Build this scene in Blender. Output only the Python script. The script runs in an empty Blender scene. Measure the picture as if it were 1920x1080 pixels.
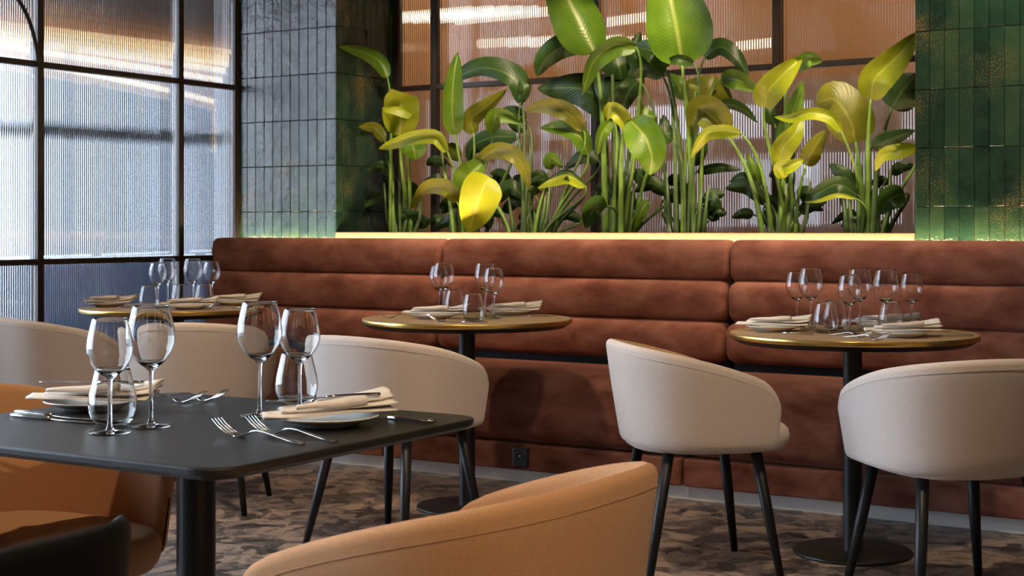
import bpy, bmesh, math, random
from mathutils import Vector, Matrix
random.seed(7)
PI = math.pi
sc = bpy.context.scene
COL = sc.collection

# ------------------------------------------------------------------ camera
F, CX, HY, CAMZ, YAW = 2770.0, 960.0, 428.0, 1.106, math.radians(31.3)
cam_d = bpy.data.cameras.new('camera')
cam = bpy.data.objects.new('camera', cam_d); COL.objects.link(cam)
cam.location = (0, 0, CAMZ)
cam.rotation_euler = (PI / 2, 0, YAW)
cam_d.sensor_width = 36
cam_d.lens = F / 1920 * 36
cam_d.shift_y = -(540 - HY) / 1920
cam_d.clip_start = 0.05
cam_d.dof.use_dof = True
cam_d.dof.focus_distance = 3.6
cam_d.dof.aperture_fstop = 11
sc.camera = cam
sc.view_settings.view_transform = 'Standard'
sc.view_settings.look = 'None'
sc.view_settings.exposure = 0.0
sc.view_settings.gamma = 1.0
sc.view_settings.use_curve_mapping = False
sc.cycles.use_denoising = True
sc.cycles.sample_clamp_indirect = 6.0
sc.cycles.max_bounces = 14
sc.cycles.transmission_bounces = 14
sc.cycles.transparent_max_bounces = 14
sc.cycles.caustics_refractive = False
sc.cycles.caustics_reflective = False

# ------------------------------------------------------------------ world and large lights
w = bpy.data.worlds.new('sky'); sc.world = w; w.use_nodes = True
bg = w.node_tree.nodes['Background']
bg.inputs['Color'].default_value = (0.74, 0.86, 1.0, 1)
bg.inputs['Strength'].default_value = 13.0

RIGHT = Vector((math.cos(YAW), math.sin(YAW), 0))
FWD = Vector((-math.sin(YAW), math.cos(YAW), 0))
UP = Vector((0, 0, 1))
CAM = Vector((0, 0, CAMZ))
def cd(px, d, z=0.0):                       # picture column + distance along the view axis
    p = RIGHT * ((px - CX) / F * d) + FWD * d
    return Vector((p.x, p.y, z))
def onN(px, py, N):                         # picture point on a plane y = N
    r = RIGHT * ((px - CX) / F) + FWD + UP * ((HY - py) / F)
    return CAM + r * (N / r.y)

# ------------------------------------------------------------------ materials
def mat(name):
    m = bpy.data.materials.new(name); m.use_nodes = True
    nt = m.node_tree
    return m, nt, nt.nodes['Principled BSDF']
def N_(nt, t, **kw):
    n = nt.nodes.new(t)
    for k, v in kw.items():
        if k in n.inputs: n.inputs[k].default_value = v
        else: setattr(n, k, v)
    return n
def ramp(nt, stops, interp='LINEAR'):
    r = nt.nodes.new('ShaderNodeValToRGB'); r.color_ramp.interpolation = interp
    el = r.color_ramp.elements
    while len(el) < len(stops): el.new(0.5)
    for e, (p, c) in zip(el, stops):
        e.position = p; e.color = (*c, 1)
    return r
def bump(nt, bs, h, strength, dist):
    b = N_(nt, 'ShaderNodeBump', Strength=strength, Distance=dist)
    nt.links.new(h, b.inputs['Height']); nt.links.new(b.outputs[0], bs.inputs['Normal'])
    return b
def simple(name, col, rough=0.5, metal=0.0, noise=0.0, scale=20, bumps=0.0, bscale=200, spec=0.5):
    m, nt, b = mat(name)
    b.inputs['Roughness'].default_value = rough
    b.inputs['Metallic'].default_value = metal
    b.inputs['Specular IOR Level'].default_value = spec
    tc = N_(nt, 'ShaderNodeTexCoord')
    nz = N_(nt, 'ShaderNodeTexNoise', Scale=scale, Detail=4)
    nt.links.new(tc.outputs['Object'], nz.inputs['Vector'])
    k = max(noise, 0.02)
    r = ramp(nt, [(0.3, tuple(c * (1 - k) for c in col)), (0.7, tuple(min(1, c * (1 + k)) for c in col))])
    nt.links.new(nz.outputs['Fac'], r.inputs[0]); nt.links.new(r.outputs[0], b.inputs['Base Color'])
    if bumps:
        n2 = N_(nt, 'ShaderNodeTexNoise', Scale=bscale, Detail=2)
        nt.links.new(tc.outputs['Object'], n2.inputs['Vector'])
        bump(nt, b, n2.outputs['Fac'], bumps, 0.002)
    return m
def fabric(name, col, k=0.10):
    m = simple(name, col, 0.92, 0, k, 350, 0.5, 900, 0.2)
    b = m.node_tree.nodes['Principled BSDF']
    b.inputs['Sheen Weight'].default_value = 0.12
    b.inputs['Sheen Roughness'].default_value = 0.5
    return m
def glow(name, col, s):
    m = bpy.data.materials.new(name); m.use_nodes = True; nt = m.node_tree
    nt.nodes.remove(nt.nodes['Principled BSDF'])
    e = N_(nt, 'ShaderNodeEmission', Strength=s); e.inputs['Color'].default_value = (*col, 1)
    nt.links.new(e.outputs[0], nt.nodes['Material Output'].inputs[0])
    return m
def glass(name, ior=1.48, col=(1, 1, 1), rough=0.0):
    m, nt, b = mat(name)
    b.inputs['Base Color'].default_value = (*col, 1)
    b.inputs['Transmission Weight'].default_value = 1
    b.inputs['Roughness'].default_value = rough
    b.inputs['IOR'].default_value = ior
    return m
def thin_glass(name, col):
    m = bpy.data.materials.new(name); m.use_nodes = True; nt = m.node_tree
    nt.nodes.remove(nt.nodes['Principled BSDF'])
    t = N_(nt, 'ShaderNodeBsdfTransparent'); t.inputs[0].default_value = (*col, 1)
    g = N_(nt, 'ShaderNodeBsdfGlossy', Roughness=0.02)
    f = N_(nt, 'ShaderNodeFresnel', IOR=1.45); mx = N_(nt, 'ShaderNodeMixShader')
    nt.links.new(f.outputs[0], mx.inputs[0]); nt.links.new(t.outputs[0], mx.inputs[1]); nt.links.new(g.outputs[0], mx.inputs[2])
    nt.links.new(mx.outputs[0], nt.nodes['Material Output'].inputs[0])
    return m

M = {}
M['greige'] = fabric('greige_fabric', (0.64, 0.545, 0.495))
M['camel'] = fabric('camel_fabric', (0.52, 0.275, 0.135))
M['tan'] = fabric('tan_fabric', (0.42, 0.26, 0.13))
M['legs'] = simple('black_leg_wood', (0.006, 0.006, 0.008), 0.45, spec=0.3)
M['blackmetal'] = simple('black_metal', (0.010, 0.011, 0.013), 0.38, 0.3)
M['tabletop'] = simple('black_laminate', (0.013, 0.012, 0.012), 0.40, 0, 0.15, 60, 0.06, 700)
M['oak'] = simple('round_top_laminate', (0.50, 0.34, 0.20), 0.45, 0, 0.12, 25)
M['brass'] = simple('brass_rim', (0.72, 0.50, 0.14), 0.28, 1.0)
M['steel'] = simple('polished_steel', (0.72, 0.70, 0.68), 0.14, 1.0)
M['porcelain'] = simple('porcelain', (0.86, 0.85, 0.83), 0.18)
M['linen'] = simple('napkin_linen', (0.86, 0.80, 0.75), 0.9, 0, 0.04, 60, 0.3, 900, 0.2)
M['brushed'] = simple('brushed_steel', (0.72, 0.72, 0.72), 0.42, 0.25, 0.05, 3)
M['bronze'] = simple('dark_bronze_frame', (0.028, 0.020, 0.017), 0.42, 0.4)
M['wood_ledge'] = simple('pale_ledge', (0.115, 0.075, 0.045), 0.5, 0, 0.05, 8)
M['soil'] = simple('soil', (0.018, 0.013, 0.009), 0.95, 0, 0.5, 40, 0.8, 60)
M['socket'] = simple('black_plastic', (0.008, 0.009, 0.012), 0.35)
M['whitewall'] = simple('white_plaster', (0.78, 0.78, 0.78), 0.8, 0, 0.03, 3)
M['navy'] = simple('dark_blue_panel', (0.012, 0.020, 0.036), 0.6)
M['grout'] = simple('dark_grout', (0.055, 0.075, 0.055), 0.85, 0, 0.2, 60)
M['plaster'] = simple('taupe_plaster', (0.20, 0.155, 0.13), 0.85, 0, 0.08, 3)
M['ceiling'] = simple('dark_ceiling', (0.11, 0.085, 0.08), 0.9, 0, 0.05, 3)
M['copper'] = simple('copper_wallpaper', (0.48, 0.26, 0.115), 0.5, 0, 0.10, 2.2)
M['mauve'] = simple('mauve_wallpaper', (0.40, 0.31, 0.29), 0.6, 0, 0.25, 2.0)
M['orangewood'] = simple('orange_wood_panel', (0.62, 0.30, 0.12), 0.5, 0, 0.10, 2)
M['parapet'] = simple('blue_grey_parapet', (0.10, 0.16, 0.27), 0.6, 0, 0.3, 1.2)
M['paving'] = simple('grey_paving', (0.16, 0.18, 0.21), 0.7, 0, 0.2, 2)
M['wglass'] = glass('clear_glass', 1.46, (1, 1, 1))
M['reeded'] = glass('reeded_glass', 1.5, (0.93, 0.93, 0.95), 0.03)
M['clearpane'] = thin_glass('clear_window_glass', (0.92, 0.94, 0.95))
M['tintpane'] = thin_glass('tinted_window_glass', (0.43, 0.44, 0.46))
M['led'] = glow('led_strip_light', (1.0, 0.73, 0.40), 105.0)
M['tube'] = glow('warm_tube_light', (1.0, 0.62, 0.22), 22.0)
M['cove'] = glow('cove_tube_light', (1.0, 0.74, 0.42), 7.0)
M['backtube'] = glow('white_tube_light', (1.0, 0.86, 0.62), 6.0)
M['lens'] = glow('downlight_lens', (1.0, 0.75, 0.45), 12.0)

def velvet():
    m, nt, b = mat('russet_velvet')
    tc = N_(nt, 'ShaderNodeTexCoord')
    n1 = N_(nt, 'ShaderNodeTexNoise', Scale=7.5, Detail=3, Roughness=0.55, Distortion=0.25)
    mp = N_(nt, 'ShaderNodeMapping'); mp.inputs['Scale'].default_value = (0.8, 1, 1.5)
    nt.links.new(tc.outputs['Object'], mp.inputs[0]); nt.links.new(mp.outputs[0], n1.inputs['Vector'])
    r = ramp(nt, [(0.32, (0.115, 0.037, 0.026)), (0.47, (0.185, 0.069, 0.048)), (0.64, (0.25, 0.106, 0.078))])
    nt.links.new(n1.outputs['Fac'], r.inputs[0]); nt.links.new(r.outputs[0], b.inputs['Base Color'])
    b.inputs['Roughness'].default_value = 0.85
    b.inputs['Specular IOR Level'].default_value = 0.15
    b.inputs['Sheen Weight'].default_value = 0.45
    b.inputs['Sheen Roughness'].default_value = 0.4
    b.inputs['Sheen Tint'].default_value = (0.85, 0.40, 0.28, 1)
    n2 = N_(nt, 'ShaderNodeTexNoise', Scale=14, Detail=3)
    nt.links.new(tc.outputs['Object'], n2.inputs['Vector'])
    bump(nt, b, n2.outputs['Fac'], 0.25, 0.01)
    return m
M['velvet'] = velvet()

def tile_mat():
    m, nt, b = mat('green_glazed_tile')
    tc = N_(nt, 'ShaderNodeTexCoord'); oi = N_(nt, 'ShaderNodeObjectInfo')
    geo = N_(nt, 'ShaderNodeNewGeometry')
    n1 = N_(nt, 'ShaderNodeTexNoise', Scale=9, Detail=5, Roughness=0.6)
    nt.links.new(geo.outputs['Position'], n1.inputs['Vector'])
    ad = N_(nt, 'ShaderNodeMath', operation='MULTIPLY_ADD'); ad.inputs[1].default_value = 0.45
    nt.links.new(oi.outputs['Random'], ad.inputs[0]); nt.links.new(n1.outputs['Fac'], ad.inputs[2])
    r = ramp(nt, [(0.35, (0.004, 0.016, 0.011)), (0.65, (0.009, 0.030, 0.019)), (1.0, (0.022, 0.050, 0.026))])
    nt.links.new(ad.outputs[0], r.inputs[0])
    # lamp glints painted into the glaze colour as gold brown specks
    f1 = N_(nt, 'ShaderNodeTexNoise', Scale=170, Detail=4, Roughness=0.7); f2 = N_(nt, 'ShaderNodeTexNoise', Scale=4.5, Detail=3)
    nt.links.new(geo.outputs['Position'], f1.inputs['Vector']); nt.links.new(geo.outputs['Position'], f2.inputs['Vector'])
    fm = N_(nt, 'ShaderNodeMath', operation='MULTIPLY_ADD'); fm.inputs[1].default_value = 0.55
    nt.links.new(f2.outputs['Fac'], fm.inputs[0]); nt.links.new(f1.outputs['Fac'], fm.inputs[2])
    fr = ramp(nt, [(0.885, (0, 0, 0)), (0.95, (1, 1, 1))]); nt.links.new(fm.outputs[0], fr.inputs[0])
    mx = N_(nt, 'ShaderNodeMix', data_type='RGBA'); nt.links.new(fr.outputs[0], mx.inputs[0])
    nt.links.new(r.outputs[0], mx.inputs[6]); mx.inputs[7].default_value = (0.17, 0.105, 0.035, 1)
    nt.links.new(mx.outputs[2], b.inputs['Base Color'])
    b.inputs['Roughness'].default_value = 0.07
    b.inputs['IOR'].default_value = 1.5
    b.inputs['Specular IOR Level'].default_value = 0.5
    n2 = N_(nt, 'ShaderNodeTexNoise', Scale=110, Detail=3, Roughness=0.6, Distortion=0.6)
    n3 = N_(nt, 'ShaderNodeTexNoise', Scale=16, Detail=2)
    nt.links.new(geo.outputs['Position'], n2.inputs['Vector']); nt.links.new(geo.outputs['Position'], n3.inputs['Vector'])
    a2 = N_(nt, 'ShaderNodeMath', operation='MULTIPLY_ADD'); a2.inputs[1].default_value = 4.0
    nt.links.new(n3.outputs['Fac'], a2.inputs[0]); nt.links.new(n2.outputs['Fac'], a2.inputs[2])
    bump(nt, b, a2.outputs[0], 0.42, 0.004)
    return m
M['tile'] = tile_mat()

def floor_mat():
    m, nt, b = mat('mottled_stone_floor')
    tc = N_(nt, 'ShaderNodeTexCoord')
    nz = N_(nt, 'ShaderNodeTexNoise', Scale=5, Detail=3)
    nt.links.new(tc.outputs['Object'], nz.inputs['Vector'])
    va = N_(nt, 'ShaderNodeVectorMath', operation='MULTIPLY_ADD'); va.inputs[1].default_value = (0.22, 0.22, 0)
    nt.links.new(nz.outputs['Color'], va.inputs[0]); nt.links.new(tc.outputs['Object'], va.inputs[2])
    v1 = N_(nt, 'ShaderNodeTexVoronoi', Scale=15); v2 = N_(nt, 'ShaderNodeTexVoronoi', Scale=36)
    nt.links.new(va.outputs[0], v1.inputs['Vector']); nt.links.new(va.outputs[0], v2.inputs['Vector'])
    n2 = N_(nt, 'ShaderNodeTexNoise', Scale=22, Detail=8, Roughness=0.75)
    nt.links.new(tc.outputs['Object'], n2.inputs['Vector'])
    s1 = N_(nt, 'ShaderNodeSeparateColor'); s2 = N_(nt, 'ShaderNodeSeparateColor')
    nt.links.new(v1.outputs['Color'], s1.inputs[0]); nt.links.new(v2.outputs['Color'], s2.inputs[0])
    a = N_(nt, 'ShaderNodeMath', operation='MULTIPLY_ADD'); a.inputs[1].default_value = 0.5
    nt.links.new(s2.outputs[0], a.inputs[0]); nt.links.new(s1.outputs[0], a.inputs[2])
    c = N_(nt, 'ShaderNodeMath', operation='ADD'); nt.links.new(a.outputs[0], c.inputs[0]); nt.links.new(n2.outputs['Fac'], c.inputs[1])
    r = ramp(nt, [(0.28, (0.024, 0.022, 0.025)), (0.45, (0.085, 0.072, 0.072)), (0.62, (0.19, 0.155, 0.14)), (0.80, (0.40, 0.30, 0.24))])
    d = N_(nt, 'ShaderNodeMath', operation='DIVIDE'); d.inputs[1].default_value = 2.0
    nt.links.new(c.outputs[0], d.inputs[0]); nt.links.new(d.outputs[0], r.inputs[0]); nt.links.new(r.outputs[0], b.inputs['Base Color'])
    b.inputs['Roughness'].default_value = 0.38
    bump(nt, b, n2.outputs['Fac'], 0.12, 0.004)
    return m
M['floor'] = floor_mat()

def leaf_mat(name, c0, c1, rib):
    m = bpy.data.materials.new(name); m.use_nodes = True; nt = m.node_tree
    b = nt.nodes['Principled BSDF']; out = nt.nodes['Material Output']
    uv = N_(nt, 'ShaderNodeUVMap'); sx = N_(nt, 'ShaderNodeSeparateXYZ'); nt.links.new(uv.outputs[0], sx.inputs[0])
    ab = N_(nt, 'ShaderNodeMath', operation='ABSOLUTE'); nt.links.new(sx.outputs['X'], ab.inputs[0])
    nz = N_(nt, 'ShaderNodeTexNoise', Scale=9, Detail=4)
    tc = N_(nt, 'ShaderNodeTexCoord'); nt.links.new(tc.outputs['Object'], nz.inputs['Vector'])
    r = ramp(nt, [(0.3, c0), (0.7, c1)]); nt.links.new(nz.outputs['Fac'], r.inputs[0])
    rr = ramp(nt, [(0.0, (1, 1, 1)), (0.05, (0.6, 0.6, 0.6)), (0.09, (0, 0, 0))]); nt.links.new(ab.outputs[0], rr.inputs[0])
    mx = N_(nt, 'ShaderNodeMix', data_type='RGBA'); nt.links.new(rr.outputs[0], mx.inputs[0])
    nt.links.new(r.outputs[0], mx.inputs[6]); mx.inputs[7].default_value = (*rib, 1)
    nt.links.new(mx.outputs[2], b.inputs['Base Color'])
    b.inputs['Roughness'].default_value = 0.36
    b.inputs['Specular IOR Level'].default_value = 0.4
    # diagonal side veins
    v = N_(nt, 'ShaderNodeMath', operation='MULTIPLY_ADD'); v.inputs[1].default_value = -0.22
    nt.links.new(ab.outputs[0], v.inputs[0]); nt.links.new(sx.outputs['Y'], v.inputs[2])
    s = N_(nt, 'ShaderNodeMath', operation='MULTIPLY'); s.inputs[1].default_value = 130; nt.links.new(v.outputs[0], s.inputs[0])
    si = N_(nt, 'ShaderNodeMath', operation='SINE'); nt.links.new(s.outputs[0], si.inputs[0])
    bump(nt, b, si.outputs[0], 0.16, 0.002)
    tr = N_(nt, 'ShaderNodeBsdfTranslucent'); nt.links.new(mx.outputs[2], tr.inputs[0])
    ms = N_(nt, 'ShaderNodeMixShader'); ms.inputs[0].default_value = 0.35
    nt.links.new(b.outputs[0], ms.inputs[1]); nt.links.new(tr.outputs[0], ms.inputs[2]); nt.links.new(ms.outputs[0], out.inputs[0])
    return m
LEAF = {  # tones mix leaf age with light and shade put into the colour
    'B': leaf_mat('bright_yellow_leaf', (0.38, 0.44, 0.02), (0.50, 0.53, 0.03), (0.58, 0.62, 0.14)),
    'Y': leaf_mat('lit_young_leaf', (0.24, 0.33, 0.014), (0.40, 0.44, 0.025), (0.48, 0.54, 0.10)),
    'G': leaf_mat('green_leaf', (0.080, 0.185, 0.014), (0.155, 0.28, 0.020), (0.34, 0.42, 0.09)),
    'D': leaf_mat('shaded_green_leaf', (0.018, 0.050, 0.009), (0.036, 0.085, 0.013), (0.10, 0.17, 0.05)),
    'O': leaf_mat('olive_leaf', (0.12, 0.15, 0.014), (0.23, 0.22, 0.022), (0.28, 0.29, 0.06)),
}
M['stem'] = simple('green_stem', (0.13, 0.24, 0.035), 0.45, 0, 0.35, 12)
M['stemdark'] = simple('dark_green_stem', (0.055, 0.10, 0.022), 0.5, 0, 0.35, 12)

# ------------------------------------------------------------------ geometry helpers
def link(o, parent=None):
    COL.objects.link(o)
    if parent is not None: o.parent = parent
    return o
def meshobj(name, verts, faces, m, parent=None, smooth=True, uvs=None):
    me = bpy.data.meshes.new(name)
    me.from_pydata([tuple(v) for v in verts], [], faces)
    if smooth:
        me.polygons.foreach_set('use_smooth', [True] * len(me.polygons))
    if uvs is not None:
        ul = me.uv_layers.new(name='UVMap')
        for l in me.loops: ul.data[l.index].uv = uvs[l.vertex_index]
    me.materials.append(m); me.update()
    return link(bpy.data.objects.new(name, me), parent)
def bmobj(name, bm, m, parent=None, smooth=False):
    me = bpy.data.meshes.new(name); bm.to_mesh(me); bm.free()
    if smooth: me.polygons.foreach_set('use_smooth', [True] * len(me.polygons))
    me.materials.append(m)
    return link(bpy.data.objects.new(name, me), parent)
def box(name, lo, hi, m, parent=None, bev=0.0, seg=2):
    bm = bmesh.new()
    bmesh.ops.create_cube(bm, size=1)
    for v in bm.verts:
        v.co = Vector([(lo[i] + hi[i]) / 2 + v.co[i] * (hi[i] - lo[i]) for i in range(3)])
    if bev: bmesh.ops.bevel(bm, geom=list(bm.edges), offset=bev, segments=seg, affect='EDGES', profile=0.5)
    return bmobj(name, bm, m, parent, False)
def grid_faces(rows, cols, wrap=False, flip=False):
    f = []
    for i in range(rows - 1):
        for j in range(cols if wrap else cols - 1):
            a, b = i * cols + j, i * cols + (j + 1) % cols
            q = (a, b, b + cols, a + cols)
            f.append(q[::-1] if flip else q)
    return f
def lathe(name, prof, m, parent=None, n=32, loc=(0, 0, 0), cap0=False, cap1=False):
    vs, rows = [], len(prof)
    for r, z in prof:
        for k in range(n):
            a = 2 * PI * k / n
            vs.append((loc[0] + r * math.cos(a), loc[1] + r * math.sin(a), loc[2] + z))
    fs = grid_faces(rows, n, True)
    if cap0: fs.append(tuple(range(n))[::-1])
    if cap1: fs.append(tuple(range((rows - 1) * n, rows * n)))
    return meshobj(name, vs, fs, m, parent)
def tube_data(pts, radii, n=8, vs=None, fs=None):
    vs = [] if vs is None else vs; fs = [] if fs is None else fs
    o = len(vs); pts = [Vector(p) for p in pts]
    ref = None
    for i, p in enumerate(pts):
        t = (pts[min(i + 1, len(pts) - 1)] - pts[max(i - 1, 0)]).normalized()
        if ref is None: ref = Vector((1, 0, 0)) if abs(t.x) < 0.8 else Vector((0, 1, 0))
        a = (ref - t * ref.dot(t)).normalized(); b = t.cross(a); ref = a
        for k in range(n):
            an = 2 * PI * k / n
            vs.append(p + (a * math.cos(an) + b * math.sin(an)) * radii[i])
    for f in grid_faces(len(pts), n, True): fs.append(tuple(o + x for x in f))
    fs.append(tuple(o + k for k in range(n))[::-1]); fs.append(tuple(o + (len(pts) - 1) * n + k for k in range(n)))
    return vs, fs
def tube(name, pts, radii, m, parent=None, n=8):
    if not isinstance(radii, (list, tuple)): radii = [radii] * len(pts)
    vs, fs = tube_data(pts, radii, n)
    return meshobj(name, vs, fs, m, parent)
def bez(P, t):
    P = [Vector(p) for p in P]
    while len(P) > 1: P = [P[i].lerp(P[i + 1], t) for i in range(len(P) - 1)]
    return P[0]
def catmull(P, t):                          # through every point
    P = [Vector(p) for p in P]; n = len(P) - 1
    x = min(max(t, 0), 1) * n; i = min(int(x), n - 1); u = x - i
    a, b = P[i], P[i + 1]
    p0 = P[i - 1] if i > 0 else a * 2 - b
    p3 = P[i + 2] if i + 2 <= n else b * 2 - a
    return 0.5 * (2 * a + (b - p0) * u + (2 * p0 - 5 * a + 4 * b - p3) * u * u + (3 * a - p0 - 3 * b + p3) * u ** 3)
def thing(name, label=None, cat=None, loc=(0, 0, 0), rz=0.0, group=None):
    o = bpy.data.objects.new(name, None); o.empty_display_size = 0.1
    o.location = loc; o.rotation_euler = (0, 0, rz); link(o)
    return tag(o, label, cat, group)
def tag(o, label=None, cat=None, group=None, kind=None):
    if label: o['label'] = label
    if cat: o['category'] = cat
    if group: o['group'] = group
    if kind: o['kind'] = kind
    return o
def struct(o): o['kind'] = 'structure'; return o
def copy_thing(root, loc, rz, label, group=None):
    r = root.copy(); COL.objects.link(r); r.location = loc; r.rotation_euler = (0, 0, rz); r['label'] = label
    if group: r['group'] = group
    for ch in list(root.children):
        c = ch.copy(); COL.objects.link(c); c.parent = r
        for g in list(ch.children):
            d = g.copy(); COL.objects.link(d); d.parent = c
    return r

# ------------------------------------------------------------------ room shell
GU = -5.52          # plane of the left glass partition
NP = 6.15           # front of the tiled piers
NB = 6.68           # back glass of the plant niche
UN0, UN1 = -4.82, -1.77
CH = 2.95
RAILS = (0.947, 1.877)
struct(box('floor', (GU, -3.0, -0.1), (3.2, 7.0, 0.0), M['floor']))
struct(box('ceiling', (GU - 0.05, -3.1, CH), (3.3, NB + 0.05, CH + 0.1), M['ceiling']))
struct(box('wall_right', (3.2, -3.1, 0), (3.3, 7.0, CH), M['plaster']))
struct(box('wall_front', (GU, -3.1, 0), (3.2, -3.0, CH), M['plaster']))
struct(box('wall_back', (UN0, NP + 0.024, 0), (UN1, NP + 0.10, 1.03), M['plaster']))

# tiled piers, every tile a piece
def tile_mesh(seed):
    rnd = random.Random(seed)
    bm = bmesh.new(); bmesh.ops.create_cube(bm, size=1)
    for v in bm.verts: v.co = Vector((v.co.x * 0.0590, v.co.y * 0.010, v.co.z * 0.2412))
    bmesh.ops.bevel(bm, geom=list(bm.edges), offset=0.0020, segments=1, affect='EDGES')
    for v in bm.verts:
        v.co.x += rnd.uniform(-0.0004, 0.0004); v.co.z += rnd.uniform(-0.0005, 0.0005)
    me = bpy.data.meshes.new('tile'); bm.to_mesh(me); bm.free()
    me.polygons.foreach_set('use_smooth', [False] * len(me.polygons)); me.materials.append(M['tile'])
    return me
TM = [tile_mesh(i) for i in range(6)]
TP, TH, Z0 = 0.0608, 0.2435, 1.195
def tile_face(parent, origin, along, normal_rz, cols, z_lo_rows, z_hi_rows, rnd):
    for c in range(cols):
        for rr in range(z_lo_rows, z_hi_rows):
            o = bpy.data.objects.new('tile', rnd.choice(TM)); COL.objects.link(o); o.parent = parent
            p = Vector(origin) + Vector(along) * (TP * (c + 0.5))
            p.z = Z0 + TH * (rr + 0.5)
            o.location = p
            o.rotation_euler = (rnd.gauss(0, 0.005), rnd.gauss(0, 0.002), normal_rz + rnd.gauss(0, 0.006))
rnd = random.Random(3)
wl = struct(box('wall_back_left', (GU + 0.02, NP + 0.012, 0), (UN0 - 0.012, NB + 0.06, CH), M['grout']))
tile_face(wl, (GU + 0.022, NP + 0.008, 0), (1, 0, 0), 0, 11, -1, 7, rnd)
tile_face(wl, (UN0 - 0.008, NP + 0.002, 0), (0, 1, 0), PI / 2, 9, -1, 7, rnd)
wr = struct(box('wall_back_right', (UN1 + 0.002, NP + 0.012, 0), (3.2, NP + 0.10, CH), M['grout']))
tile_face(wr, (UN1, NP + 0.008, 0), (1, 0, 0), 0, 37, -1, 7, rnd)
struct(box('wall_niche', (-1.25, NP + 0.10, 0), (-1.15, NB + 0.06, CH), M['plaster']))
# ledge in front of the planter
struct(box('trim_1', (UN0 - 0.005, NP, 0.98), (UN1 + 0.0, NP + 0.022, 1.086), M['wood_ledge'], None, 0.003))
soil = box('soil', (UN0, NP + 0.105, 0.901), (-1.26, NB - 0.03, 1.03), M['soil'])
tag(soil, 'dark potting soil filling the long planter behind the bench', 'soil', kind='stuff')
box_p = box('planter_floor', (UN0 - 0.01, NP + 0.10, 0.80), (-1.25, NB, 0.90), M['plaster']); struct(box_p); box_p.name = 'trim_2'

# reeded glass partitions
def reeded_pane(parent, axis, a0, a1, z0, z1, plane, sgn):
    pitch, seg, th, dep = 0.0132, 8, 0.006, 0.0038
    n = max(1, round((a1 - a0) / pitch)); p = (a1 - a0) / n
    vs, cols = [], n * seg + 1
    for z in (z0, z1):
        for i in range(cols):
            t = (i % seg) / seg
            h = dep * math.sqrt(max(0.0, 1 - (2 * t - 1) ** 2)) * 0.8 if i % seg else 0.0
            vs.append((a0 + p * i / seg, sgn * (th / 2 + h), z))
    fs = grid_faces(2, cols)
    o = len(vs)
    vs += [(a0, -sgn * th / 2, z0), (a1, -sgn * th / 2, z0), (a1, -sgn * th / 2, z1), (a0, -sgn * th / 2, z1)]
    fs.append((o, o + 3, o + 2, o + 1))
    fs += [(0, cols, o + 3, o), (cols - 1, o + 1, o + 2, 2 * cols - 1)]
    fs += [tuple([o, o + 1] + list(range(cols - 1, -1, -1))), tuple([o + 3] + list(range(cols, 2 * cols)) + [o + 2])]
    if axis == 'y': vs = [(plane + v[1], v[0], v[2]) for v in vs]
    else: vs = [(v[0], plane + v[1], v[2]) for v in vs]
    ob = meshobj('pane', vs, fs, M['reeded'], parent, False)
    bm = bmesh.new(); bm.from_mesh(ob.data); bmesh.ops.recalc_face_normals(bm, faces=bm.faces); bm.to_mesh(ob.data); bm.free()
    return ob
def partition(name, axis, plane, posts, z_hi, sgn, wpost=0.036, dpost=0.05):
    root = thing(name, loc=(0, 0, 0)); struct(root)
    zs = [0.0, RAILS[0], RAILS[1], z_hi]
    for q in posts:
        lo, hi = ((plane - dpost / 2, q - wpost / 2, 0), (plane + dpost / 2, q + wpost / 2, z_hi)) if axis == 'y' else \
                 ((q - wpost / 2, plane - dpost / 2, 0), (q + wpost / 2, plane + dpost / 2, z_hi))
        box('mullion', lo, hi, M['bronze'], root, 0.002, 1)
    for a, b in zip(posts[:-1], posts[1:]):
        a += wpost / 2; b -= wpost / 2
        for z in RAILS:
            lo, hi = ((plane - 0.02, a, z - 0.014), (plane + 0.02, b, z + 0.014)) if axis == 'y' else ((a, plane - 0.02, z - 0.014), (b, plane + 0.02, z + 0.014))
            box('rail', lo, hi, M['bronze'], root, 0.002, 1)
        for z0, z1 in zip(zs[:-1], zs[1:]):
            reeded_pane(root, axis, a + 0.001, b - 0.001, z0 + (0.015 if z0 else 0.001), z1 - 0.015, plane, sgn)
    return root
window1 = partition('window_1', 'y', GU, [3.85, 4.78, 5.71, 6.14], CH, 1)
# curved steel brace springing from the post of the left partition
pts = [onN(68, 118, 4.76), onN(62, 70, 4.73), onN(53, 30, 4.69), onN(41, -6, 4.63), onN(20, -50, 4.54), onN(-20, -100, 4.36)]
pts = [Vector((GU + 0.035, p.y, p.z)) for p in pts]
tube('brace', [catmull(pts, i / 20) for i in range(21)], 0.010, M['bronze'], window1, 8)
window2 = partition('window_2', 'x', NB, [-4.80, -4.55, -3.56, -2.58, -1.60, -1.27], CH, -1)

# clear daylight windows further along the left side (left of the picture)
window3 = thing('window_3'); struct(window3)
for y in (-3.0, -1.63, -0.26, 1.11, 2.48, 3.80):
    box('mullion', (GU - 0.03, y - 0.02, 0), (GU + 0.03, y + 0.02, CH), M['bronze'], window3)
for a, b in ((-3.0, -1.63), (-1.63, -0.26), (-0.26, 1.11), (1.11, 2.48), (2.48, 3.80)):
    box('pane', (GU - 0.003, a + 0.02, 0.02), (GU + 0.003, b - 0.02, CH - 0.02), M['clearpane'], window3)
pl = bpy.data.lights.new('window_portal', 'AREA'); pl.shape = 'RECTANGLE'; pl.size = 6.8; pl.size_y = 2.9
pl.cycles.is_portal = True
po = link(bpy.data.objects.new('window_portal', pl)); po.location = (GU - 0.12, 0.4, 1.475); po.rotation_euler = (0, -PI / 2, 0)

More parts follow.
